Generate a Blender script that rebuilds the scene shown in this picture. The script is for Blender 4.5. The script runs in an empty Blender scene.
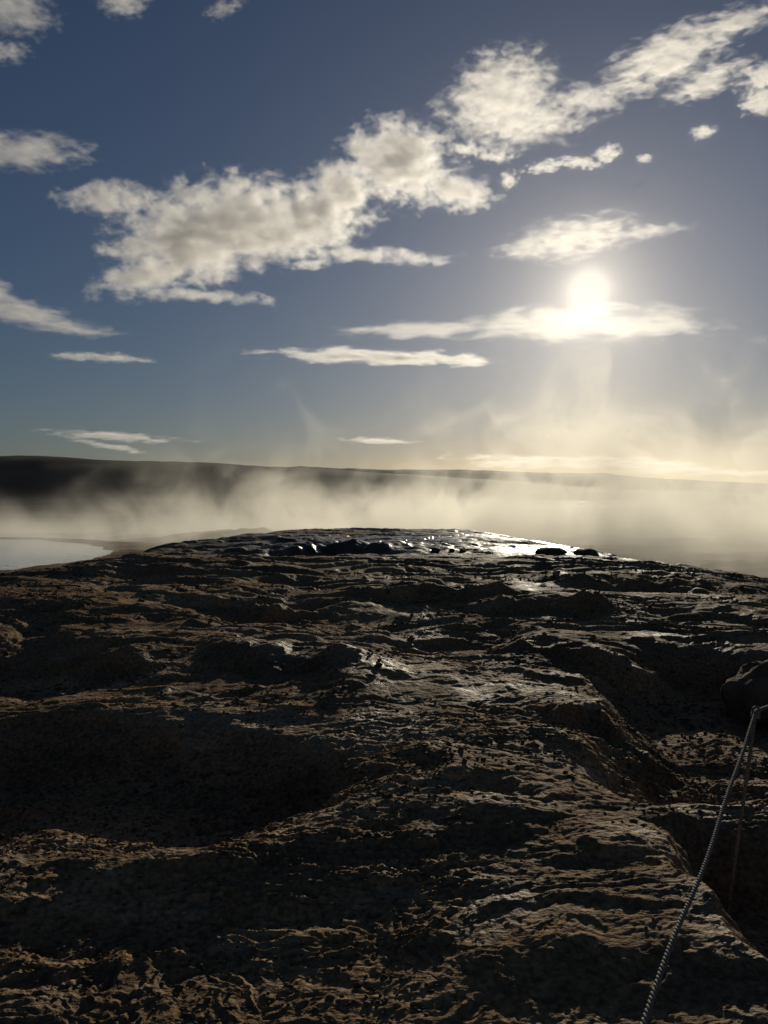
import bpy, bmesh, math, random
import numpy as np
from mathutils import Vector, Matrix

random.seed(7)
scene = bpy.context.scene
C = scene.collection
R = math.radians

# ------------------------------------------------------------------ frame
EYE, F, HOR = 1.6, 857.0, 500.0          # eye height, focal length in pixels, eye-level row
SUN_AZ, SUN_EL = R(13.4), R(13.4)        # to the right of +Y, above the horizon


def ray(u, v):                            # direction per unit depth
    return (u - 384) / F, (HOR - v) / F


def ground_pt(u, v):                      # where a sight line meets the smooth base of the mound
    Y = 1.6624 / ((v - HOR) / F + 0.024)
    return (u - 384) / F * Y, Y


# ------------------------------------------------------------------ helpers
def link(o, parent=None):
    C.objects.link(o)
    if parent:
        o.parent = parent
    return o


def tag(o, label=None, cat=None, group=None, kind=None):
    if label: o['label'] = label
    if cat: o['category'] = cat
    if group: o['group'] = group
    if kind: o['kind'] = kind
    return o


def mesh_np(name, co, faces, mat, smooth=True):
    me = bpy.data.meshes.new(name)
    n, f = len(co), len(faces)
    k = faces.shape[1]
    me.vertices.add(n); me.loops.add(f * k); me.polygons.add(f)
    me.vertices.foreach_set('co', co.astype(np.float32).ravel())
    me.loops.foreach_set('vertex_index', faces.astype(np.int32).ravel())
    me.polygons.foreach_set('loop_start', np.arange(0, f * k, k, dtype=np.int32))
    me.update(calc_edges=True)
    if smooth:
        me.polygons.foreach_set('use_smooth', np.ones(f, dtype=bool))
    me.materials.append(mat)
    return bpy.data.objects.new(name, me)


def bm_obj(name, bm, mat, parent=None, smooth=True):
    me = bpy.data.meshes.new(name)
    bm.to_mesh(me); bm.free()
    if smooth:
        for p in me.polygons: p.use_smooth = True
    me.materials.append(mat)
    return link(bpy.data.objects.new(name, me), parent)


# ------------------------------------------------------------------ noise
def _grad(ix, iy, seed):
    h = (ix.astype(np.int64) * 374761393 + iy.astype(np.int64) * 668265263 + seed * 974711) & 0xffffffff
    h = ((h ^ (h >> 13)) * 1274126177) & 0xffffffff
    h = h ^ (h >> 16)
    a = (h & 0xffff) * (2 * np.pi / 65536)
    return np.cos(a), np.sin(a)


def perlin(x, y, seed=0):
    ix, iy = np.floor(x), np.floor(y)
    fx, fy = x - ix, y - iy
    sx = fx * fx * fx * (fx * (fx * 6 - 15) + 10)
    sy = fy * fy * fy * (fy * (fy * 6 - 15) + 10)
    r = []
    for dy in (0, 1):
        for dx in (0, 1):
            gx, gy = _grad(ix + dx, iy + dy, seed)
            r.append(gx * (fx - dx) + gy * (fy - dy))
    a = r[0] + sx * (r[1] - r[0]); b = r[2] + sx * (r[3] - r[2])
    return (a + sy * (b - a)) * 1.45


def fbm(x, y, wl, octs, seed, spacing=None, gain=0.5, ridged=False):
    out = np.zeros_like(x); amp = 1.0
    for o in range(octs):
        n = perlin(x / wl + 17.3 * o, y / wl - 9.1 * o, seed + o)
        if ridged:
            n = 0.55 - np.abs(n) * 1.6
        w = amp if spacing is None else amp * np.clip((wl / spacing - 2) / 3, 0, 1)
        out += n * w
        wl *= 0.5; amp *= gain
    return out


def sstep(t):
    t = np.clip(t, 0, 1)
    return t * t * (3 - 2 * t)


def poly_dist(x, y, pts):                 # distance to an open polyline, signed side, position along it 0..1
    best = np.full(x.shape, 1e9); side = np.ones_like(x); par = np.zeros_like(x)
    n = len(pts) - 1
    for i in range(n):
        (ax, ay), (bx, by) = pts[i], pts[i + 1]
        dx, dy = bx - ax, by - ay
        L2 = dx * dx + dy * dy
        t = np.clip(((x - ax) * dx + (y - ay) * dy) / L2, 0, 1)
        ex, ey = x - ax - t * dx, y - ay - t * dy
        d = np.sqrt(ex * ex + ey * ey)
        m = d < best
        best = np.where(m, d, best)
        side = np.where(m, np.where(dx * (y - ay) - dy * (x - ax) >= 0, 1.0, -1.0), side)
        par = np.where(m, (i + t) / n, par)
    return best, side, par


def inside_dist(x, y, pts):               # positive inside a closed polygon
    ins = np.zeros(x.shape, bool)
    for i in range(len(pts)):
        (ax, ay), (bx, by) = pts[i], pts[(i + 1) % len(pts)]
        c = (ay > y) != (by > y)
        with np.errstate(divide='ignore', invalid='ignore'):
            ins ^= c & (x < (bx - ax) * (y - ay) / (by - ay + 1e-12) + ax)
    d, _, _ = poly_dist(x, y, list(pts) + [pts[0]])
    return np.where(ins, d, -d)


# ------------------------------------------------------------------ the sinter mound and the plain behind it
EDGE = [(-9, 9.5), (-5.8, 12.8), (-4.9, 17), (-4.6, 22), (-3, 27.5), (1.2, 28.5), (4.4, 26.5), (6, 24), (7, 20),
        (8, 17), (13, 14), (18, 5), (18, -9), (-14, -9), (-14, 5)]
POOL_C, POOL_R, POOL_Z = (-22.0, 25.2), (13.3, 14.2), -0.15

PITS = [  # outline in sight-line rows, depth, softness of the wall
    ([(-160, 722), (100, 722), (225, 727), (290, 744), (340, 766), (365, 784), (330, 806), (290, 828), (235, 848), (190, 872),
      (140, 880), (60, 870), (-160, 868)], 0.30, 0.40),
    ([(575, 668), (640, 648), (700, 650), (768, 655), (900, 660), (900, 800), (768, 800), (700, 795), (640, 800), (600, 780),
      (572, 740)], 0.31, 0.46),
    ([(702, 822), (768, 832), (860, 842), (900, 1010), (740, 1000), (690, 960), (655, 890)], 0.33, 0.18),
    ([(-200, 905), (60, 900), (150, 892), (235, 868), (290, 903), (335, 948), (345, 1000), (330, 1150), (-200, 1150)], 0.05, 0.5),
    ([(215, 604), (300, 604), (350, 612), (300, 620), (240, 620)], 0.22, 0.5),
    ([(395, 636), (500, 628), (560, 640), (480, 662), (400, 655)], 0.16, 0.5),
    ([(0, 630), (60, 622), (110, 650), (110, 690), (40, 700), (-80, 690)], 0.16, 0.4),
]
LEDGES = [  # line from left to right, height of the face turned to the camera, length of the slope behind
    ([(-60, 660), (40, 650), (110, 668), (150, 690)], 0.16, 1.2),
    ([(120, 606), (215, 615), (250, 625), (300, 620), (345, 634)], 0.17, 1.2),
    ([(180, 676), (225, 672), (275, 684), (330, 684), (364, 702)], 0.20, 0.7),
    ([(225, 712), (280, 690), (340, 692), (360, 716)], 0.10, 0.3),
    ([(500, 622), (560, 614), (640, 622)], 0.16, 1.2),
    ([(470, 652), (540, 660), (600, 672), (660, 662)], 0.20, 0.8),
    ([(520, 726), (570, 712), (625, 738)], 0.20, 0.5),
    ([(320, 604), (420, 608), (520, 602)], 0.16, 1.6),
    ([(60, 590), (160, 586), (260, 592)], 0.14, 1.4),
    ([(240, 562), (330, 552), (420, 558)], 0.20, 2.5),
    ([(560, 590), (640, 586), (720, 596)], 0.16, 1.6),
    ([(620, 628), (700, 622), (800, 634)], 0.14, 1.2),
    ([(640, 812), (690, 800), (740, 806), (800, 800)], 0.08, 0.4),
    ([(210, 872), (240, 850), (300, 838), (330, 830)], 0.05, 0.4),
    ([(430, 800), (500, 792), (560, 820)], 0.06, 0.5),
    ([(330, 880), (400, 868), (470, 852), (520, 860)], 0.08, 0.4),
    ([(540, 870), (600, 880), (650, 910)], 0.07, 0.4),
    ([(-50, 760), (60, 770), (160, 764)], 0.06, 0.3),
]
HUMPS = [([(-60, 882), (140, 890), (240, 858), (340, 826), (450, 780), (520, 742)], 0.06, 0.34), ([(-60, 588), (40, 582), (120, 572)], 0.13, 1.3),
         ([(230, 650), (340, 672), (400, 700), (480, 775), (560, 850), (620, 915)], 0.11, 0.8),
         ([(-60, 612), (30, 606), (90, 622)], 0.16, 1.0),
         ([(120, 585), (220, 575), (330, 570)], 0.10, 1.6),
         ([(560, 640), (650, 640), (760, 640)], 0.10, 0.7)]


def height(x, y, spacing=None):
    wx = x + 0.35 * fbm(x, y, 2.2, 4, 50) + 0.05 * fbm(x, y, 0.25, 3, 60)
    wy = y + 0.30 * fbm(x, y, 2.2, 4, 70) + 0.05 * fbm(x, y, 0.25, 3, 80)
    near = np.clip(1 - (y - 20) / 25, 0.0, 1)
    yc = np.clip(y, -2, 29)
    z = 0.024 * (yc - 2.6)
    z -= np.interp(y, [5, 14, 17, 20, 24, 26.5, 30], [0, .008, .011, .018, .03, .047, .06]) * np.maximum(0, x - 2) ** 2
    for pts, h, w in HUMPS:
        d, s, t = poly_dist(wx, wy, [ground_pt(*p) for p in pts])
        z += h * np.exp(-(d / w) ** 2)
    for pts, dep, w in PITS:
        d = inside_dist(wx, wy, [ground_pt(*p) for p in pts])
        z -= dep * sstep(d / w * 0.5 + 0.25)
    for pts, h, L in LEDGES:
        P = [ground_pt(*p) for p in pts]
        h = h * float(np.interp(P[0][1], [5, 9, 15], [.5, .8, 1.1])) * (.75 + .8 * fbm(x, y, .9, 3, 170))
        d, s, t = poly_dist(wx, wy, P)
        sc = max(1.0, P[0][1] / 6)
        ends = np.clip(np.minimum(t, 1 - t) * 5, 0, 1)
        lim = np.exp(-np.maximum(0, d - 0.25 * sc) / (L * 0.6))
        sd = d * s
        face = sstep(sd / (0.10 * sc) + 0.5)
        prof = np.where(sd > 0, face * np.exp(-np.maximum(sd, 0) / L), face * lim) - 0.25 * np.exp(-((sd + 0.16 * sc) / (0.16 * sc)) ** 2)
        z += h * prof * ends
    # weathered relief: broad swells, then terraces of layered sinter, then crumbly grain
    z += near * (0.055 * fbm(wx, wy * 1.5, 3.0, 3, 1) + 0.022 * fbm(wx * 0.5, wy * 1.6, 1.3, 4, 11, spacing, 0.45, True))
    n = .34 * fbm(wx * .55 + .2 * wy, wy * 1.15, 3.6, 5, 180, spacing, .55) + 4.0
    a = n / .11
    amp = np.interp(y, [3, 6, 10, 20], [.16, .30, .55, .78])
    flat = np.exp(-((x - 2.6) / 2.6) ** 2 - ((y - 21.5) / 3.6) ** 2)          # the overflow shelf is smooth
    amp = amp * (1 - .6 * flat); near = near * (1 - .3 * flat)
    z += near * amp * (.11 * (np.floor(a) + sstep((a - np.floor(a)) / .35)) - 4.0 - .55 * (n - 4.0))
    q = z + 0.05 * fbm(wx, wy, 0.9, 3, 140)
    for st, k in ((0.10, 0.22), (0.026, 0.30)):
        a = q / st
        fr = a - np.floor(a)
        z += k * st * (sstep(fr * 1.0) ** 2.2 - fr) * near
    patch = sstep((fbm(wx, wy, 1.5, 4, 160) + .12) * 2.2)
    sx, sy = wx * .80 + wy * .45, wy * 1.3 - wx * .35
    z += near * ((.009 + .011 * patch) * fbm(sx, sy, 0.42, 3, 21, spacing, 0.6)
                 + (.006 + .011 * patch) * fbm(sx * .8, sy * 1.3, 0.14, 4, 31, spacing, 0.75, True)
                 + .0032 * fbm(x, y, 0.05, 3, 41, spacing, 0.7))
    # beyond the rim of the mound
    d = inside_dist(wx, wy, EDGE)
    plain = -0.55 + 0.14 * fbm(x, y, 14.0, 4, 90, spacing) * np.clip(y / 30, 0, 1) + 0.10 * fbm(x, y, 3.0, 4, 95, spacing)
    far = np.clip((np.hypot(x, y) - 150) / 900, 0, 1)
    plain = plain + far * (1.8 * fbm(x, y, 420.0, 3, 99, spacing) - 1.0)
    plain += 0.5 * np.exp(-(((x + 7.5) / 3.6) ** 2 + ((y - 44) / 5) ** 2)) * (1 + .5 * fbm(x, y, 2.5, 4, 190))
    k = np.where(d > 0, 1.0, np.exp(-(d / np.where(x < 0, 2.3, 3.6)) ** 2))
    z = plain + (z - plain) * k
    # hot pool basin
    e = np.hypot((x - POOL_C[0]) / POOL_R[0], (y - POOL_C[1]) / POOL_R[1]) + 0.035 * fbm(x, y, 4.0, 3, 120)
    rim = sstep((1.35 - e) / 0.3) * (1 - k * 0.999)
    z = z * (1 - rim) + rim * (POOL_Z + 0.03 + 0.10 * np.clip(e - 1, 0, 1) - 0.5 * sstep((1.02 - e) / 0.12) + 0.015 * fbm(x, y, .6, 3, 130))
    return z


def wet_ground():
    m = bpy.data.materials.new('sinter rock'); m.use_nodes = True
    nt = m.node_tree; N = nt.nodes; L = nt.links
    b = N['Principled BSDF']
    geo = N.new('ShaderNodeNewGeometry')

    def noise(scale, detail, rough=.6, vec=None, sx=(1, 1, 1)):
        mp = N.new('ShaderNodeMapping'); mp.inputs['Scale'].default_value = sx
        L.new(vec or geo.outputs['Position'], mp.inputs['Vector'])
        n = N.new('ShaderNodeTexNoise'); n.inputs['Scale'].default_value = scale
        n.inputs['Detail'].default_value = detail; n.inputs['Roughness'].default_value = rough
        L.new(mp.outputs[0], n.inputs['Vector'])
        return n.outputs['Fac']

    def ramp(f, stops):
        r = N.new('ShaderNodeValToRGB')
        e = r.color_ramp.elements
        e[0].position, e[0].color = stops[0][0], (*stops[0][1], 1)
        e[1].position, e[1].color = stops[-1][0], (*stops[-1][1], 1)
        for p, c in stops[1:-1]:
            k = e.new(p); k.color = (*c, 1)
        L.new(f, r.inputs[0])
        return r.outputs[0]

    def math_(op, a, b_=None, c=None):
        n = N.new('ShaderNodeMath'); n.operation = op
        for i, q in enumerate((a, b_, c)):
            if q is None: continue
            if hasattr(q, 'links'): L.new(q, n.inputs[i])
            else: n.inputs[i].default_value = q
        return n.outputs[0]

    def mix(f, a, b_, mode='MIX'):
        n = N.new('ShaderNodeMix'); n.data_type = 'RGBA'; n.blend_type = mode
        for i, q in ((0, f), (6, a), (7, b_)):
            if hasattr(q, 'links'): L.new(q, n.inputs[i])
            elif i == 0: n.inputs[i].default_value = q
            else: n.inputs[i].default_value = (*q, 1)
        return n.outputs[2]

    big = noise(0.9, 6, .6, sx=(.7, 1.3, 2))
    c = ramp(big, [(.28, (.135, .086, .048)), (.44, (.225, .145, .082)), (.52, (.285, .180, .094)), (.60, (.35, .24, .142)), (.72, (.25, .192, .138))])
    grain = noise(38, 3, .55)
    c = mix(.75, c, ramp(grain, [(.34, (.45, .43, .42)), (.5, (.95, .95, .95)), (.66, (1.6, 1.55, 1.45))]), 'MULTIPLY')
    crust = noise(3.2, 5, .6, sx=(1, 1, 3))
    c = mix(ramp(crust, [(.60, (0, 0, 0)), (.70, (.6, .6, .6))]), c, (.27, .20, .135))
    # wet film where the spring overflows on the crown of the mound
    sep = N.new('ShaderNodeSeparateXYZ'); L.new(geo.outputs['Position'], sep.inputs[0])
    yb = N.new('ShaderNodeMapRange'); yb.interpolation_type = 'SMOOTHSTEP'
    L.new(sep.outputs['Y'], yb.inputs[0]); yb.inputs[1].default_value = 15.5; yb.inputs[2].default_value = 21.0
    yf = N.new('ShaderNodeMapRange'); L.new(sep.outputs['Y'], yf.inputs[0]); yf.inputs[1].default_value = 27; yf.inputs[2].default_value = 32
    yf.inputs[3].default_value = 1; yf.inputs[4].default_value = 0
    def band(x, a, b_):
        n = N.new('ShaderNodeMapRange'); n.interpolation_type = 'SMOOTHSTEP'; L.new(x, n.inputs[0])
        n.inputs[1].default_value = a; n.inputs[2].default_value = b_
        return n.outputs[0]
    xb = math_('MULTIPLY', band(sep.outputs['X'], -7.5, -1.0), band(sep.outputs['X'], 7.5, 5.5))
    film = ramp(noise(.55, 5, .6, sx=(.6, 1, 1)), [(.38, (0, 0, 0)), (.48, (1, 1, 1))])
    wet = math_('MULTIPLY', math_('MULTIPLY', film, math_('MULTIPLY', yb.outputs[0], xb)), yf.outputs[0])
    c = mix(wet, c, (.035, .028, .022))
    damp = ramp(noise(1.7, 5, .6), [(.42, (.8, .8, .8)), (.70, (.5, .5, .5))])
    pl = N.new('ShaderNodeMapRange'); pl.interpolation_type = 'SMOOTHSTEP'
    L.new(sep.outputs['Y'], pl.inputs[0]); pl.inputs[1].default_value = 33; pl.inputs[2].default_value = 48
    moor = ramp(noise(.05, 6, .65), [(.35, (.035, .032, .020)), (.5, (.060, .048, .030)), (.65, (.10, .080, .055))])
    c = mix(pl.outputs[0], c, moor)
    L.new(c, b.inputs['Base Color'])
    rg = mix(wet, damp, (.36, .36, .36))
    L.new(rg, b.inputs['Roughness'])
    sp = N.new('ShaderNodeMapRange'); L.new(wet, sp.inputs[0]); sp.inputs[3].default_value = .02; sp.inputs[4].default_value = .5
    moist = ramp(noise(.9, 5, .6), [(.52, (0, 0, 0)), (.62, (.16, .16, .16))])
    L.new(math_('ADD', sp.outputs[0], moist), b.inputs['Specular IOR Level'])
    # relief
    h = math_('MULTIPLY', noise(13, 3, .5, sx=(.7, 1.5, 3)), .026)
    h = math_('ADD', h, math_('MULTIPLY', noise(150, 2, .5), .0022))
    h = math_('ADD', h, math_('MULTIPLY', noise(44, 3, .5), .0105))
    v = N.new('ShaderNodeTexVoronoi'); v.feature = 'DISTANCE_TO_EDGE'; v.inputs['Scale'].default_value = 3.3
    wv = N.new('ShaderNodeTexNoise'); wv.inputs['Scale'].default_value = 4; wv.inputs['Detail'].default_value = 5
    L.new(geo.outputs['Position'], wv.inputs['Vector'])
    ad = N.new('ShaderNodeMix'); ad.data_type = 'VECTOR'; ad.inputs[0].default_value = .35
    L.new(geo.outputs['Position'], ad.inputs[4]); L.new(wv.outputs['Color'], ad.inputs[5])
    L.new(ad.outputs[1], v.inputs['Vector'])
    crack = ramp(v.outputs['Distance'], [(0, (0, 0, 0)), (.05, (1, 1, 1))])
    h = math_('ADD', h, math_('MULTIPLY', crack, .007))
    dry = math_('SUBTRACT', 1.0, math_('MULTIPLY', wet, .90))
    h = math_('MULTIPLY', h, dry)
    bp = N.new('ShaderNodeBump'); bp.inputs['Strength'].default_value = 1.0; bp.inputs['Distance'].default_value = 1.0
    L.new(h, bp.inputs['Height']); L.new(bp.outputs[0], b.inputs['Normal'])
    return m


ROCK = wet_ground()


def build_ground():
    ys = [-8.0]
    while ys[-1] < 1.6: ys.append(ys[-1] + 0.12)
    y = 1.6
    rows = []
    while y < 8500:
        rows.append(y)
        k = 0.0023 if y < 11 else 0.0034 if y < 34 else (0.006 if y < 60 else 0.03)
        y *= 1 + k
    ys = np.array(ys + rows + [8500.0])
    inner = np.linspace(-0.54, 0.54, 820)
    outer = 0.54 + np.linspace(0, 1, 50)[1:] ** 1.6 * 1.3
    t = np.concatenate([-outer[::-1], inner, outer])
    W = np.where(ys > 1.6, ys, 1.6 + (1.6 - ys) * 0.15) + 0.5
    X = t[None, :] * W[:, None]
    Y = np.repeat(ys[:, None], len(t), 1)
    sp = np.maximum(0.0016 * Y, 0.004) * 1.2
    Z = height(X.ravel(), Y.ravel(), sp.ravel()).reshape(X.shape)
    nr, nc = X.shape
    idx = np.arange(nr * nc).reshape(nr, nc)
    f = np.stack([idx[:-1, :-1], idx[:-1, 1:], idx[1:, 1:], idx[1:, :-1]], -1).reshape(-1, 4)
    o = mesh_np('ground', np.stack([X, Y, Z], -1).reshape(-1, 3), f, ROCK)
    link(o); tag(o, 'dark layered sinter mound, furrowed and damp, running out to the plain', kind='structure')


build_ground()


def h1(x, y):
    return float(height(np.array([x], float), np.array([y], float))[0])


# ------------------------------------------------------------------ simple materials
def simple(name, col, rough=.6, bump=None, spec=.5, metallic=0):
    m = bpy.data.materials.new(name); m.use_nodes = True
    nt = m.node_tree; b = nt.nodes['Principled BSDF']
    b.inputs['Roughness'].default_value = rough; b.inputs['Specular IOR Level'].default_value = spec
    b.inputs['Metallic'].default_value = metallic
    n = nt.nodes.new('ShaderNodeTexNoise'); tc = nt.nodes.new('ShaderNodeTexCoord')
    n.inputs['Scale'].default_value = bump[0] if bump else 30; n.inputs['Detail'].default_value = 6
    nt.links.new(tc.outputs['Object'], n.inputs['Vector'])
    r = nt.nodes.new('ShaderNodeValToRGB')
    r.color_ramp.elements[0].position = .35; r.color_ramp.elements[1].position = .68
    r.color_ramp.elements[0].color = (*[c * .6 for c in col], 1); r.color_ramp.elements[1].color = (*[c * 1.3 for c in col], 1)
    nt.links.new(n.outputs['Fac'], r.inputs[0]); nt.links.new(r.outputs[0], b.inputs['Base Color'])
    if bump:
        bp = nt.nodes.new('ShaderNodeBump'); bp.inputs['Distance'].default_value = bump[1]; bp.inputs['Strength'].default_value = 1
        nt.links.new(n.outputs['Fac'], bp.inputs['Height']); nt.links.new(bp.outputs[0], b.inputs['Normal'])
    return m


# ------------------------------------------------------------------ hot pool
def build_pool():
    m = bpy.data.materials.new('silica water'); m.use_nodes = True
    nt = m.node_tree; b = nt.nodes['Principled BSDF']
    b.inputs['Base Color'].default_value = (.90, .91, .89, 1); b.inputs['Roughness'].default_value = .12
    b.inputs['IOR'].default_value = 1.33
    geo = nt.nodes.new('ShaderNodeNewGeometry'); n = nt.nodes.new('ShaderNodeTexNoise')
    n.inputs['Scale'].default_value = 2.6; n.inputs['Detail'].default_value = 3; n.inputs['Roughness'].default_value = .5
    nt.links.new(geo.outputs['Position'], n.inputs['Vector'])
    bp = nt.nodes.new('ShaderNodeBump'); bp.inputs['Distance'].default_value = .035; bp.inputs['Strength'].default_value = 1
    nt.links.new(n.outputs['Fac'], bp.inputs['Height']); nt.links.new(bp.outputs[0], b.inputs['Normal'])
    bm = bmesh.new()
    bmesh.ops.create_circle(bm, cap_ends=True, segments=96, radius=1)
    for v in bm.verts:
        v.co.x *= POOL_R[0] * 1.06; v.co.y *= POOL_R[1] * 1.06
    o = bm_obj('water', bm, m); o.location = (*POOL_C, POOL_Z)
    tag(o, 'pale steaming hot spring pool left of the dark mound', kind='structure')


build_pool()


# ------------------------------------------------------------------ hills on the horizon
def hills(name, dist, prof, depth, col, seed, label):
    m = simple(name, col, .9, (0.004, 4.0), .1)
    us = np.linspace(-1500, 2300, 480)
    js = np.linspace(0, 1, 30)
    U, J = np.meshgrid(us, js)
    top = np.interp(us, [p[0] for p in prof], [(HOR - p[1]) / F * dist + EYE for p in prof])[None, :]
    D = dist + depth * (J * 2 - 1.0)
    X = (U - 384) / F * dist * (1 + 0.25 * (J - .5)); Y = D + 0 * X
    shape = np.where(J < .5, sstep(J * 2) ** .8, 1 - 0.9 * sstep(J * 2 - 1))
    rough = fbm(X, Y, dist * .12, 6, seed) * .05 + fbm(X, Y, dist * .03, 4, seed + 9, ridged=True) * .015
    Z = top * shape * (1 + rough * (1 - np.abs(J * 2 - 1))) + top * .02 * rough * 4 - 3.0 * (1 - shape)
    nr, nc = X.shape
    idx = np.arange(nr * nc).reshape(nr, nc)
    f = np.stack([idx[:-1, :-1], idx[:-1, 1:], idx[1:, 1:], idx[1:, :-1]], -1).reshape(-1, 4)
    o = link(mesh_np(name, np.stack([X, Y, Z], -1).reshape(-1, 3), f, m))
    return tag(o, label, kind='structure')


hills('hills', 3400, [(-1500, 470), (-500, 462), (-100, 458), (60, 457.5), (200, 463), (300, 469), (420, 475), (520, 482), (620, 490), (800, 494), (2300, 496)],
      900, (.085, .072, .055), 200, 'dark flat topped moorland ridge sinking to the right')
hills('distant_hills', 6300, [(-1500, 480), (0, 476), (280, 468), (300, 466.5), (380, 470), (470, 469.5), (540, 473), (590, 474), (600, 472.5), (640, 477), (700, 480), (768, 484), (1000, 486), (2300, 484)],
      900, (.060, .052, .044), 230, 'low far hills along the horizon behind the steam')


# ------------------------------------------------------------------ stones
STONE = simple('dark wet stone', (.12, .09, .065), .8, (9, .05), .1)


BOULDER = simple('dark crusted boulder', (.15, .108, .072), .9, (6, .09), .05)


def stone(u, v, Y, size, label, sd, name='stone', group='loose stones on the crown of the mound', sink=.3):
    rnd = random.Random(sd)
    x = (u - 384) / F * Y
    bm = bmesh.new()
    bmesh.ops.create_icosphere(bm, subdivisions=4, radius=1)
    cuts = []
    for _ in range(6):
        n = Vector((rnd.gauss(0, 1), rnd.gauss(0, 1), rnd.gauss(0, 1))).normalized()
        cuts.append((n, rnd.uniform(.74, .95)))
    for p in bm.verts:
        q = p.co.copy()
        for n, k in cuts:
            d = q.dot(n)
            if d > k: q -= n * (d - k) * .9
        a = np.array([q.x * 1.3 + sd]); b = np.array([q.y * 1.3 + q.z])
        q *= 1 + (.10 if name == 'stone' else .16) * float(fbm(a, b, .7, 5, sd)[0])
        p.co = Vector((q.x * size[0], q.y * size[1], q.z * size[2]))
    o = bm_obj(name, bm, STONE if name == 'stone' else BOULDER)
    o.location = (x, Y, h1(x, Y) + size[2] * (1 - 2 * sink) * .9)
    o.rotation_euler = (0, 0, rnd.uniform(-.5, .5))
    return tag(o, label, name, group)


stone(551, 569, 18.5, (.34, .30, .10), 'wide low dark stone left of the largest stone on the wet crown', 3)
stone(586, 567, 18.6, (.30, .26, .13), 'largest dark rounded stone on the right end of the wet crown', 5)
stone(436, 571, 19.0, (.10, .09, .07), 'small dark stone leftmost in the row at the edge of the wet glare', 8)
stone(452, 570, 19.2, (.07, .06, .05), 'tiny dark stone second from the left in the row by the wet glare', 12)
stone(463, 571, 19.0, (.08, .07, .045), 'small flat stone third from the left in the row by the wet glare', 14)
stone(476, 571, 19.1, (.05, .05, .04), 'tiny dark stone rightmost in the row at the edge of the wet glare', 17)
stone(780, 682, 7.2, (.44, .42, .34), 'big rounded dark boulder at the right edge above the shaded hollow', 21, 'boulder', None, .22)


# ------------------------------------------------------------------ gravel lying in the furrows
def build_gravel():
    rng = np.random.default_rng(5)
    n = 60000
    Y = np.exp(rng.uniform(np.log(2.1), np.log(16), n)); X = rng.uniform(-.56, .56, n) * (Y + .4)
    w = np.clip(.16 + .9 * fbm(X, Y, 1.3, 3, 210), 0, 1)
    for pts, dep, ww in PITS[:2]:
        w = np.maximum(w, .9 * sstep(inside_dist(X, Y, [ground_pt(*p) for p in pts]) / .3))
    m = rng.random(n) < w * .42
    X, Y = X[m], Y[m]
    n = len(X)
    Z = height(X, Y)
    bm = bmesh.new(); bmesh.ops.create_icosphere(bm, subdivisions=1, radius=1)
    bv = np.array([v.co[:] for v in bm.verts]); bf = np.array([[v.index for v in f.verts] for f in bm.faces]); bm.free()
    r = .0035 + .009 * rng.random(n) ** 6 * np.clip(Y / 4, .8, 2.2) + .0009 * Y
    sc = np.stack([r * rng.uniform(.8, 1.5, n), r * rng.uniform(.8, 1.4, n), r * rng.uniform(.5, .9, n)], 1)
    an = rng.uniform(0, 6.28, n)
    v = bv[None] * (1 + .25 * rng.standard_normal((n, len(bv), 1))) * sc[:, None, :]
    ca, sa = np.cos(an)[:, None], np.sin(an)[:, None]
    v = np.stack([v[..., 0] * ca - v[..., 1] * sa, v[..., 0] * sa + v[..., 1] * ca, v[..., 2]], -1)
    v += np.stack([X, Y, Z + sc[:, 2] * .3], -1)[:, None, :]
    f = (bf[None] + (np.arange(n) * len(bv))[:, None, None]).reshape(-1, 3)
    o = link(mesh_np('gravel', v.reshape(-1, 3), f, simple('gravel', (.14, .098, .062), .85, (13, .004), .05), False))
    tag(o, 'loose brown gravel scattered in the furrows of the mound', kind='stuff')


build_gravel()


# ------------------------------------------------------------------ rope barrier
ROPE = simple('weathered rope', (.24, .22, .19), .75, (160, .002), .3)
STEEL = simple('rusty steel bar', (.20, .165, .135), .45, (60, .002), .5, .4)
TOPS = [Vector((-0.99, -0.90, .60)), Vector((1.598, 3.67, .695)), Vector((4.5, 6.6, .90))]


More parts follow.
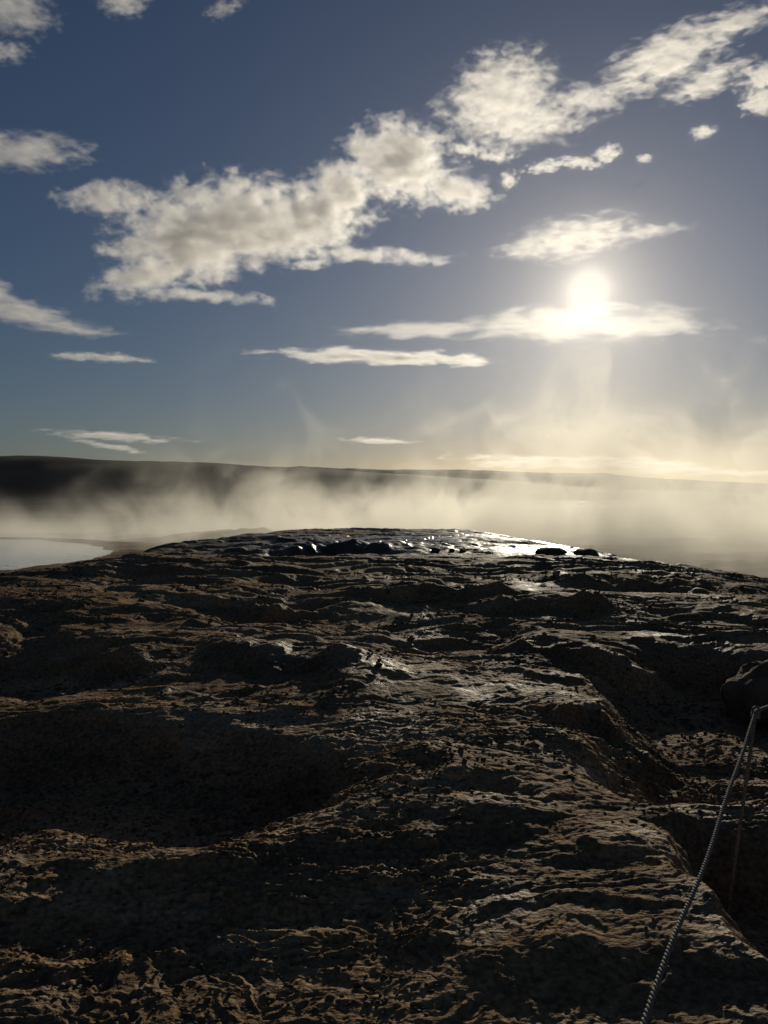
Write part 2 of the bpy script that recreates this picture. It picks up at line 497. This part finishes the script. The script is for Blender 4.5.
def build_rope():
    path = []
    for a, b, sag in ((TOPS[0], TOPS[1], .19), (TOPS[1], TOPS[2], .10)):
        n = int((b - a).length / .0035)
        for i in range(n):
            t = i / n
            p = a.lerp(b, t); p.z -= 4 * sag * t * (1 - t)
            p.z += .006 * math.sin(t * 23 + 1) * math.sin(t * 9) * min(1, 20 * t, 20 * (1 - t)); p.x += .005 * math.sin(t * 31) * math.sin(t * 7) * min(1, 20 * t, 20 * (1 - t))
            path.append(p)
    path.append(TOPS[2].copy())
    co, faces = [], []
    S = 7
    dist = 0
    base = []
    for k in range(3):
        start = len(co); dist = 0
        for i, p in enumerate(path):
            q = path[min(i + 1, len(path) - 1)] - path[max(i - 1, 0)]
            tn = q.normalized(); sx = tn.cross(Vector((0, 0, 1))).normalized(); sy = sx.cross(tn)
            if i: dist += (p - path[i - 1]).length
            ph = (dist + .012 * math.sin(dist * 3.1)) / .048 * 2 * math.pi + k * 2 * math.pi / 3
            c = p + (sx * math.cos(ph) + sy * math.sin(ph)) * .0034
            for j in range(S):
                a = j / S * 2 * math.pi
                co.append(c + (sx * math.cos(a) + sy * math.sin(a)) * .0038)
        for i in range(len(path) - 1):
            for j in range(S):
                a0 = start + i * S + j; a1 = start + i * S + (j + 1) % S
                faces.append((a0, a1, a1 + S, a0 + S))
    o = link(mesh_np('rope', np.array([tuple(c) for c in co]), np.array(faces), ROPE))
    tag(o, 'grey twisted rope strung slackly from post to post at lower right', 'rope')
    for t in TOPS[1:2]:                                   # the turns that hitch it to the post
        pts = [t + Vector((math.sin(a) * .0135 - .001, math.cos(a) * .0135, -.030 + a * .0016)) for a in [i / 24 * 2 * math.pi for i in range(66)]]
        co, fc = [], []
        for i, p in enumerate(pts):
            tn = (pts[min(i + 1, 65)] - pts[max(i - 1, 0)]).normalized(); sx = tn.cross(Vector((0, 0, 1))).normalized(); sy = sx.cross(tn)
            for j in range(8):
                a = j / 8 * 2 * math.pi
                r = .0062 + .0009 * math.sin(3 * a + i * 1.1)
                co.append(tuple(p + (sx * math.cos(a) + sy * math.sin(a)) * r))
        for i in range(65):
            for j in range(8):
                fc.append((i * 8 + j, i * 8 + (j + 1) % 8, i * 8 + 8 + (j + 1) % 8, i * 8 + 8 + j))
        link(mesh_np('knot', np.array(co), np.array(fc), ROPE), o)


build_rope()


def rod_bm():
    bm = bmesh.new()
    S, n, H = 12, 190, 1.0
    rings = []
    for i in range(n + 1):
        z = i / n
        ring = []
        for j in range(S):
            a = j / S * 2 * math.pi
            r = .0070 + .0016 * max(0, math.sin(2 * math.pi * (z * H / .016) + 2 * a)) ** 2
            ring.append(bm.verts.new((r * math.cos(a), r * math.sin(a), z * H - H)))
        rings.append(ring)
    for i in range(n):
        for j in range(S):
            bm.faces.new((rings[i][j], rings[i][(j + 1) % S], rings[i + 1][(j + 1) % S], rings[i + 1][j]))
    bm.faces.new(rings[-1]); bm.faces.new(rings[0][::-1])
    return bm


def eye_bm():
    bm = bmesh.new()
    S, n, r, R0 = 8, 28, .0045, .016
    rings = []
    for i in range(n):
        a = i / n * 2 * math.pi
        c = Vector((math.sin(a) * R0, 0, math.cos(a) * R0)); o = c.normalized()
        rings.append([bm.verts.new(c + o * r * math.cos(b) + Vector((0, 1, 0)) * r * math.sin(b)) for b in [j / S * 2 * math.pi for j in range(S)]])
    for i in range(n):
        for j in range(S):
            bm.faces.new((rings[i][j], rings[i][(j + 1) % S], rings[(i + 1) % n][(j + 1) % S], rings[(i + 1) % n][j]))
    return bm


rod_me = eye_me = None
for i, (t, lean, label) in enumerate(((TOPS[1], (0, R(8), R(8)), 'thin rusty steel post carrying the rope at the lower right edge'),
                                      (TOPS[2], (0, R(-2), R(35)), 'thin rusty steel post holding the far end of the rope on the right slope'),
                                      (TOPS[0], (0, R(1), R(30)), 'thin rusty steel post holding the near end of the rope'))):
    e = link(bpy.data.objects.new('rope_post', None))
    tag(e, label, 'post', 'rope posts')
    e.location = t; e.rotation_euler = lean
    if i == 0:
        a = bm_obj('rod', rod_bm(), STEEL, e); b = bm_obj('eye_ring', eye_bm(), STEEL, e)
    else:
        a = a.copy(); link(a, e); b = b.copy(); link(b, e)
    a.location = (0, 0, -.016)

# ------------------------------------------------------------------ steam
STEAM_BOX = (-34, 52, 19.5, 66, -1.2, 11.5)


def steam_material():
    m = bpy.data.materials.new('steam'); m.use_nodes = True
    nt = m.node_tree; N = nt.nodes; L = nt.links
    N.remove(N['Principled BSDF'])
    pv = N.new('ShaderNodeVolumePrincipled')
    L.new(pv.outputs[0], N['Material Output'].inputs['Volume'])
    pv.inputs['Color'].default_value = (.99, .968, .89, 1); pv.inputs['Anisotropy'].default_value = STEAM_G  # white steam tinted yellow: the low sun's warmth is put into its colour

    def math_(op, a, b=None, c=None, clamp=False):
        n = N.new('ShaderNodeMath'); n.operation = op; n.use_clamp = clamp
        for i, q in enumerate((a, b, c)):
            if q is None: continue
            if hasattr(q, 'links'): L.new(q, n.inputs[i])
            else: n.inputs[i].default_value = q
        return n.outputs[0]

    def rng(x, a, b, c=0., d=1.):
        n = N.new('ShaderNodeMapRange'); n.interpolation_type = 'SMOOTHSTEP'
        L.new(x, n.inputs[0])
        for i, q in enumerate((a, b, c, d)): n.inputs[i + 1].default_value = q
        return n.outputs[0]

    geo = N.new('ShaderNodeTexCoord')
    s = N.new('ShaderNodeSeparateXYZ'); L.new(geo.outputs['Object'], s.inputs[0])
    X, Y, Z = s.outputs
    # large swirling wisps leaning with the breeze
    mp = N.new('ShaderNodeMapping'); mp.inputs['Scale'].default_value = (.32, .17, .27); mp.inputs['Rotation'].default_value = (0, R(28), 0)
    L.new(geo.outputs['Object'], mp.inputs[0])
    n1 = N.new('ShaderNodeTexNoise'); n1.inputs['Scale'].default_value = 1.0; n1.inputs['Detail'].default_value = 3.5
    n1.inputs['Roughness'].default_value = .58; n1.inputs['Distortion'].default_value = .9
    L.new(mp.outputs[0], n1.inputs[0])
    # how high the steam reaches, along the rim
    reach = None
    XL = math_('MULTIPLY_ADD', Z, -.12, X)
    for px, py, pw, ph in ((10.5, 46, 4.4, 10.5), (19.5, 43, 4.0, 8.5), (-5.5, 45, 5.5, 2.9), (-13, 46, 3.4, 2.8), (3.5, 41, 2.8, 3.2), (32, 50, 7, 6), (-24, 48, 3, 2.4)):
        q = math_('DIVIDE', math_('ADD', XL, -px), pw)
        qy = math_('DIVIDE', math_('ADD', Y, -py), 8.0)
        q = math_('ADD', math_('MULTIPLY', q, q), math_('MULTIPLY', qy, qy))
        q = math_('MULTIPLY', math_('EXPONENT', math_('MULTIPLY', q, -1.0)), ph)
        reach = q if reach is None else math_('ADD', reach, q)
    reach = math_('ADD', reach, rng(X, -26, 12, 1.3, 3.3))
    zz = math_('DIVIDE', math_('MAXIMUM', math_('ADD', Z, .6), 0.0), reach)
    fall = math_('EXPONENT', math_('MULTIPLY', math_('MULTIPLY', zz, zz), -1.0))
    low = math_('EXPONENT', math_('MULTIPLY', math_('ADD', Z, .6), -1.1))
    thr = math_('MULTIPLY_ADD', fall, -.24, .61)
    wisp = math_('DIVIDE', math_('SUBTRACT', n1.outputs[0], thr), .14, clamp=True)
    d = math_('MULTIPLY', math_('MULTIPLY', wisp, wisp), math_('MULTIPLY_ADD', fall, .9, .10))
    d = math_('ADD', d, math_('MULTIPLY', math_('MULTIPLY', low, rng(X, -14, 6, .16, 1.0)), rng(n1.outputs[0], .36, .60, .08, .7)))
    d = math_('ADD', d, math_('MULTIPLY', math_('MULTIPLY', rng(Z, 1.6, -.6), rng(X, 5, 9)), math_('MULTIPLY_ADD', n1.outputs[0], .5, -.08)))
    d = math_('ADD', d, math_('MULTIPLY', math_('MULTIPLY', rng(Z, 1.0, -.6), rng(X, -7, -10)), math_('MULTIPLY_ADD', n1.outputs[0], 1.1, -.40)))
    d = math_('MAXIMUM', d, 0.0)
    side = math_('MULTIPLY', rng(X, -33, -22), rng(X, 51, 38))
    ys = math_('SUBTRACT', Y, math_('ADD', rng(X, 3.5, 9, 30.6, 19.6), rng(X, -4, -9, 0, -7)))          # the steam hugs the rim of the crown
    dep = math_('MULTIPLY', rng(ys, 0.0, 4.5), rng(Y, 65.5, 56))
    lid = rng(Z, 11.3, 8.0)
    d = math_('MULTIPLY', math_('MULTIPLY', d, side), math_('MULTIPLY', dep, lid))
    d = math_('MULTIPLY', d, rng(X, -20, 4, .38, 1.0))
    L.new(math_('MULTIPLY', d, STEAM_D), pv.inputs['Density'])
    return m


STEAM_G, STEAM_D = .52, .115


def build_steam():
    x0, x1, y0, y1, z0, z1 = STEAM_BOX
    bm = bmesh.new()
    bmesh.ops.create_cube(bm, size=1)
    for v in bm.verts:
        v.co = Vector(((x0 + x1) / 2 + v.co.x * (x1 - x0), (y0 + y1) / 2 + v.co.y * (y1 - y0), (z0 + z1) / 2 + v.co.z * (z1 - z0)))
    m = steam_material()
    o = bm_obj('steam', bm, m, smooth=False)
    m.cycles.volume_step_rate = STEAM_STEP
    tag(o, 'golden backlit steam drifting up behind the crown of the mound', kind='stuff')


STEAM_STEP = .36
build_steam()


# ------------------------------------------------------------------ clouds
def cloud_material(blobs, density, amp, nscale, stretch, rot, g=.62, thr=.18, seed=0.):
    m = bpy.data.materials.new('cloud'); m.use_nodes = True
    nt = m.node_tree; N = nt.nodes; L = nt.links
    N.remove(N['Principled BSDF'])
    pv = N.new('ShaderNodeVolumePrincipled')
    L.new(pv.outputs[0], N['Material Output'].inputs['Volume'])
    pv.inputs['Color'].default_value = (.997, .997, .997, 1); pv.inputs['Anisotropy'].default_value = g
    tc = N.new('ShaderNodeTexCoord')

    def math_(op, a, b=None, c=None, clamp=False):
        n = N.new('ShaderNodeMath'); n.operation = op; n.use_clamp = clamp
        for i, q in enumerate((a, b, c)):
            if q is None: continue
            if hasattr(q, 'links'): L.new(q, n.inputs[i])
            else: n.inputs[i].default_value = q
        return n.outputs[0]
    f = None
    for (cx, cz, rx, rz, a, ry) in blobs:
        mp = N.new('ShaderNodeMapping'); mp.vector_type = 'TEXTURE'
        mp.inputs['Location'].default_value = (cx, 0, cz); mp.inputs['Rotation'].default_value = (0, -R(a), 0)
        mp.inputs['Scale'].default_value = (rx, ry, rz)
        L.new(tc.outputs['Object'], mp.inputs[0])
        ln = N.new('ShaderNodeVectorMath'); ln.operation = 'LENGTH'; L.new(mp.outputs[0], ln.inputs[0])
        f = ln.outputs['Value'] if f is None else math_('SMOOTH_MIN', f, ln.outputs['Value'], .25)
    f = math_('SUBTRACT', 1.0, f)
    mp = N.new('ShaderNodeMapping'); mp.inputs['Scale'].default_value = tuple(1.6 * nscale / s for s in stretch)
    mp.inputs['Rotation'].default_value = (0, R(rot), 0); mp.inputs['Location'].default_value = (seed, seed * .7, seed * .3)
    L.new(tc.outputs['Object'], mp.inputs[0])
    n = N.new('ShaderNodeTexNoise'); n.inputs['Scale'].default_value = 1; n.inputs['Detail'].default_value = 6; n.inputs['Roughness'].default_value = .66
    n.inputs['Distortion'].default_value = .2
    L.new(mp.outputs[0], n.inputs[0])
    e = math_('MULTIPLY_ADD', math_('SUBTRACT', n.outputs[0], .5), amp * 2.2, f)
    d = math_('POWER', math_('DIVIDE', math_('SUBTRACT', e, thr), .75, clamp=True), 1.25)
    L.new(math_('MULTIPLY', d, density), pv.inputs['Density'])
    return m


CLOUDS = [
    # label, [blobs u v ru rv tilt], optical depth, noise amp, noise scale, stretch, tilt of streaks
    ('biggest cloud, long with a raised lumpy right head and grey belly, in mid sky',
     [(400, 158, 52, 40, 0), (452, 183, 46, 20, -8), (376, 150, 30, 26, 0), (342, 190, 44, 30, 28), (312, 216, 58, 36, 18), (235, 224, 88, 42, 8),
      (195, 245, 72, 44, 10), (270, 235, 90, 30, 4), (120, 207, 52, 15, 3), (155, 279, 56, 20, 18), (125, 257, 26, 7, 6), (375, 252, 85, 9, 0), (200, 298, 85, 7, -2)], 5.6, 1.15, .045, (1.3, 1, .9), 10),
    ('thick white puffy cloud rising right of the biggest cloud',
     [(500, 102, 50, 40, 30), (520, 122, 62, 26, 0), (585, 108, 33, 16, -6), (470, 95, 40, 12, 20), (480, 80, 20, 10, 0)], 2.4, 1.6, .055, (1.5, 1, .9), 25),
    ('ragged white cloud trailing to the upper right corner',
     [(668, 55, 58, 23, 16), (705, 85, 36, 13, 14), (722, 33, 36, 13, 12)], 2.0, 1.8, .06, (1.8, 1, .8), 22),
    ('small puffy cloud cut by the right edge of the sky', [(766, 80, 28, 12, 0), (762, 102, 22, 13, 0)], 2.2, 1.3, .08, (1.4, 1, 1), 10),
    ('tiny round cloud puff above the sun at right', [(702, 134, 12, 7, 0)], 1.6, 1.2, .12, (1.5, 1, 1), 0),
    ('broken row of tiny cloud tufts above the golden cloud', [(548, 164, 20, 6, 4), (578, 163, 22, 6, -10), (605, 157, 13, 8, 10), (640, 165, 8, 4, 0)], 1.4, 1.8, .12, (1.5, 1, .9), 0),
    ('row of cloud scraps trailing right of the lumpy head', [(465, 150, 16, 6, 0), (495, 158, 18, 6, -5), (508, 182, 9, 8, 0)], 1.2, 1.8, .1, (1.3, 1, 1), 10),
    ('golden lit feathery cloud just above the sun', [(575, 238, 58, 19, 6), (540, 245, 42, 11, 0), (645, 237, 36, 7, 4)], 1.5, 1.7, .075, (2.0, 1, .8), 12),
    ('long flat bright cloud lying right under the sun', [(590, 328, 105, 17, 0), (545, 324, 90, 15, 2), (430, 327, 80, 9, 0), (385, 327, 55, 7, -3), (665, 332, 56, 8, -2)], 1.4, 1.5, .05, (2.8, 1, .8), 2),
    ('thin lens shaped cloud below the left end of the flat sunlit cloud', [(385, 357, 112, 8, -2), (350, 356, 70, 7, 0)], 3.4, 1.25, .06, (3.2, 1, .8), 2),
    ('grey white cloud streak tapering right from the left edge', [(22, 312, 52, 14, -10), (60, 325, 46, 8, -3), (-10, 298, 30, 18, -15)], 2.0, 1.2, .05, (2.4, 1, .8), -8),
    ('soft greyish cloud on the left edge above the streak', [(22, 150, 54, 18, 8), (-10, 155, 40, 18, 0)], 1.4, 1.4, .06, (2, 1, .9), 12),
    ('dim grey cloud in the upper left corner', [(8, 10, 40, 23, 5), (-15, 8, 40, 22, 0)], 1.2, 1.4, .07, (1.5, 1, 1), 10),
    ('small grey cloud touching the top edge near the left corner', [(124, 4, 22, 15, 0)], 1.2, 1.5, .09, (1.4, 1, 1), 10),
    ('faint slanting cloud wisp near the top edge', [(226, 12, 20, 7, 28)], .9, 1.7, .12, (1.6, 1, .9), 30),
    ('faint cloud scrap under the upper left corner cloud', [(8, 55, 20, 10, 10)], .9, 1.7, .1, (1.5, 1, 1), 10),
    ('small thin cloud dash below the left streak', [(110, 357, 34, 5, 0), (78, 358, 22, 4, 0)], 1.5, 1.6, .1, (2.6, 1, .8), 0),
    ('long thin cloud bar low over the left hills', [(120, 437, 62, 4.5, -3)], 1.8, 1.5, .09, (3, 1, .7), 0),
    ('short slanting cloud bar just under the long thin bar', [(108, 446, 32, 3.5, -9)], 1.6, 1.6, .1, (3, 1, .7), 0),
    ('thin bright cloud dash low above the middle of the hills', [(376, 440.5, 34, 3, -2)], 1.6, 1.5, .1, (3, 1, .7), 0),
    ('long low golden cloud bank over the right hills', [(580, 460, 105, 5, -2), (540, 464, 70, 5, -1), (640, 464, 60, 5, -2)], 2.2, 1.6, .07, (3, 1, .7), 0),
    ('thin golden cloud line below the low cloud bank at right', [(690, 472, 80, 4, -2), (650, 467, 60, 3.5, -2)], 2.0, 1.6, .08, (3, 1, .7), 0),
    ('little faint cloud puff under the tail of the biggest cloud', [(312, 265, 22, 6, 6)], 1.2, 1.4, .1, (2, 1, .9), 5),
]
GROUP = 'broken clouds across the sky'


def build_clouds():
    for k, (label, blobs, tau, amp, ns, st, rot) in enumerate(CLOUDS):
        u0 = sum(b[0] for b in blobs) / len(blobs); v0 = sum(b[1] for b in blobs) / len(blobs)
        rx, rz = ray(u0, v0)
        D = min(1500 / rz, 10500)
        s = D / F
        loc = Vector((rx * D, D, EYE + rz * D))
        bl = []
        bm = bmesh.new()
        for (u, v, ru, rv, a) in blobs:
            ry = .9 * min(ru, rv) + 3
            ru *= 1.15; rv *= 1.15; ry *= 1.15
            bl.append((u - u0, v0 - v, ru, rv, a, ry))
            M = Matrix.Translation((u - u0, 0, v0 - v)) @ Matrix.Rotation(-R(a), 4, 'Y') @ Matrix.Diagonal((ru * 1.22, ry * 1.22, rv * 1.22, 1))
            bmesh.ops.create_icosphere(bm, subdivisions=3, radius=1, matrix=M)
        me = bpy.data.meshes.new('cloud'); bm.to_mesh(me); bm.free()
        tmp = bpy.data.objects.new('cloud_tmp', me); C.objects.link(tmp)
        if len(blobs) > 1:
            md = tmp.modifiers.new('r', 'REMESH'); md.mode = 'VOXEL'
            md.voxel_size = max(1.0, min(b[3] for b in blobs) * .25)
        me2 = bpy.data.meshes.new_from_object(tmp.evaluated_get(bpy.context.evaluated_depsgraph_get()))
        bpy.data.objects.remove(tmp)
        me2.name = 'cloud'; me2.materials.clear()
        thick = 2 * max(.9 * min(b[2], b[3]) + 3 for b in blobs) * s
        m = cloud_material(bl, tau / thick * 1.5, amp * 1.15, ns, st, rot, g=.57 if 'golden lit' in label or 'long flat' in label else .60, seed=k * 13.7)
        m.cycles.volume_step_rate = CLOUD_STEP
        me2.materials.append(m)
        o = link(bpy.data.objects.new('cloud', me2))
        o.location = loc; o.scale = (s, s, s); o.rotation_euler = (0, 0, -math.atan(rx))
        o.scale = (s * math.hypot(1, rx) * 1.0, s, s)
        tag(o, label, 'cloud', GROUP)


CLOUD_STEP = .45
build_clouds()


# ------------------------------------------------------------------ haze
def build_haze(density, g):
    m = bpy.data.materials.new('haze'); m.use_nodes = True
    nt = m.node_tree
    nt.nodes.remove(nt.nodes['Principled BSDF'])
    pv = nt.nodes.new('ShaderNodeVolumePrincipled')
    pv.inputs['Color'].default_value = (.97, .95, .90, 1); pv.inputs['Density'].default_value = density; pv.inputs['Anisotropy'].default_value = g
    nt.links.new(pv.outputs[0], nt.nodes['Material Output'].inputs['Volume'])
    bm = bmesh.new(); bmesh.ops.create_cube(bm, size=1)
    lo, hi = Vector((-21000, -3000, -14)), Vector((21000, 9600, 235))
    for v in bm.verts:
        v.co = Vector(tuple(lo[i] + (v.co[i] + .5) * (hi[i] - lo[i]) for i in range(3)))
    o = bm_obj('haze', bm, m, smooth=False)
    tag(o, 'thin golden haze over the plain', kind='stuff')


build_haze(.55e-5, .945)

# ------------------------------------------------------------------ sky, sun
W = bpy.data.worlds.new('World'); scene.world = W; W.use_nodes = True
nt = W.node_tree
bg = nt.nodes['Background']
sky = nt.nodes.new('ShaderNodeTexSky'); sky.sky_type = 'NISHITA'; sky.sun_disc = False
sky.sun_elevation = SUN_EL; sky.sun_rotation = SUN_AZ; sky.altitude = 100
sky.air_density = 1.0; sky.dust_density = 0.6; sky.ozone_density = 4.0
bg.inputs['Strength'].default_value = .05

# the sun's own disc, with its bright rim of scattered light
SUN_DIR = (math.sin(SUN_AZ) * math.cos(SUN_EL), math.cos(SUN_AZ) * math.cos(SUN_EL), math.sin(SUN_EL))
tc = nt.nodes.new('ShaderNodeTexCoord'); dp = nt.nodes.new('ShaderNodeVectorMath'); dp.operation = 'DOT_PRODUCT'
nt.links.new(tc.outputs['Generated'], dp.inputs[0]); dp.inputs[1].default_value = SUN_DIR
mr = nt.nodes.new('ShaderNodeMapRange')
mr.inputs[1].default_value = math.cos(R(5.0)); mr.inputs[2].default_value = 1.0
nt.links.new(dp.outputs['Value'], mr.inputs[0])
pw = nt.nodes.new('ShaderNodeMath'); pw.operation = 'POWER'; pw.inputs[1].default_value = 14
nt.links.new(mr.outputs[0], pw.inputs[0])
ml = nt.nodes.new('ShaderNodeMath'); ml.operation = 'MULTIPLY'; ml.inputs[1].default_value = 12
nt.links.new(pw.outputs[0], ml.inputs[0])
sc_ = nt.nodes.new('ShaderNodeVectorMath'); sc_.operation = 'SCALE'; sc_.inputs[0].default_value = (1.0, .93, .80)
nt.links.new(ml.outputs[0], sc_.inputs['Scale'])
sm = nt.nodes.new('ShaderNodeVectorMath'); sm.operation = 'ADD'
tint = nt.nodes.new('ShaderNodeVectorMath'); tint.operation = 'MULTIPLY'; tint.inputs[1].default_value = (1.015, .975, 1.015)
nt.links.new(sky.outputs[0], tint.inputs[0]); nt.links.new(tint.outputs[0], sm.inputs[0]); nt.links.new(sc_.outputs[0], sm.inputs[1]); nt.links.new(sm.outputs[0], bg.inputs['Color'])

sd = Vector((math.sin(SUN_AZ) * math.cos(SUN_EL), math.cos(SUN_AZ) * math.cos(SUN_EL), math.sin(SUN_EL)))
ld = bpy.data.lights.new('sun', 'SUN'); ld.energy = 5.0; ld.angle = R(.53); ld.color = (1.0, .895, .70)
lo = link(bpy.data.objects.new('sun', ld)); lo.rotation_euler = sd.to_track_quat('Z', 'Y').to_euler()

# ------------------------------------------------------------------ camera
cd = bpy.data.cameras.new('camera'); cam = link(bpy.data.objects.new('camera', cd))
cd.sensor_fit = 'VERTICAL'; cd.sensor_height = 24; cd.lens = F / 1024 * 24
cd.clip_start = .05; cd.clip_end = 60000
cam.location = (0, 0, EYE); cam.rotation_euler = (R(90) - math.atan(12 / F), 0, 0)
scene.camera = cam

# ------------------------------------------------------------------ render
vs = scene.view_settings
vs.view_transform = 'Standard'; vs.look = 'None'; vs.exposure = -1.05; vs.gamma = 1.0; vs.use_curve_mapping = False
cy = scene.cycles
cy.use_denoising = True
cy.use_adaptive_sampling = True; cy.adaptive_threshold = .02
cy.max_bounces = 7; cy.diffuse_bounces = 3; cy.glossy_bounces = 2; cy.volume_bounces = 5; cy.transparent_max_bounces = 24
cy.sample_clamp_indirect = 4.0
cy.volume_max_steps = 256
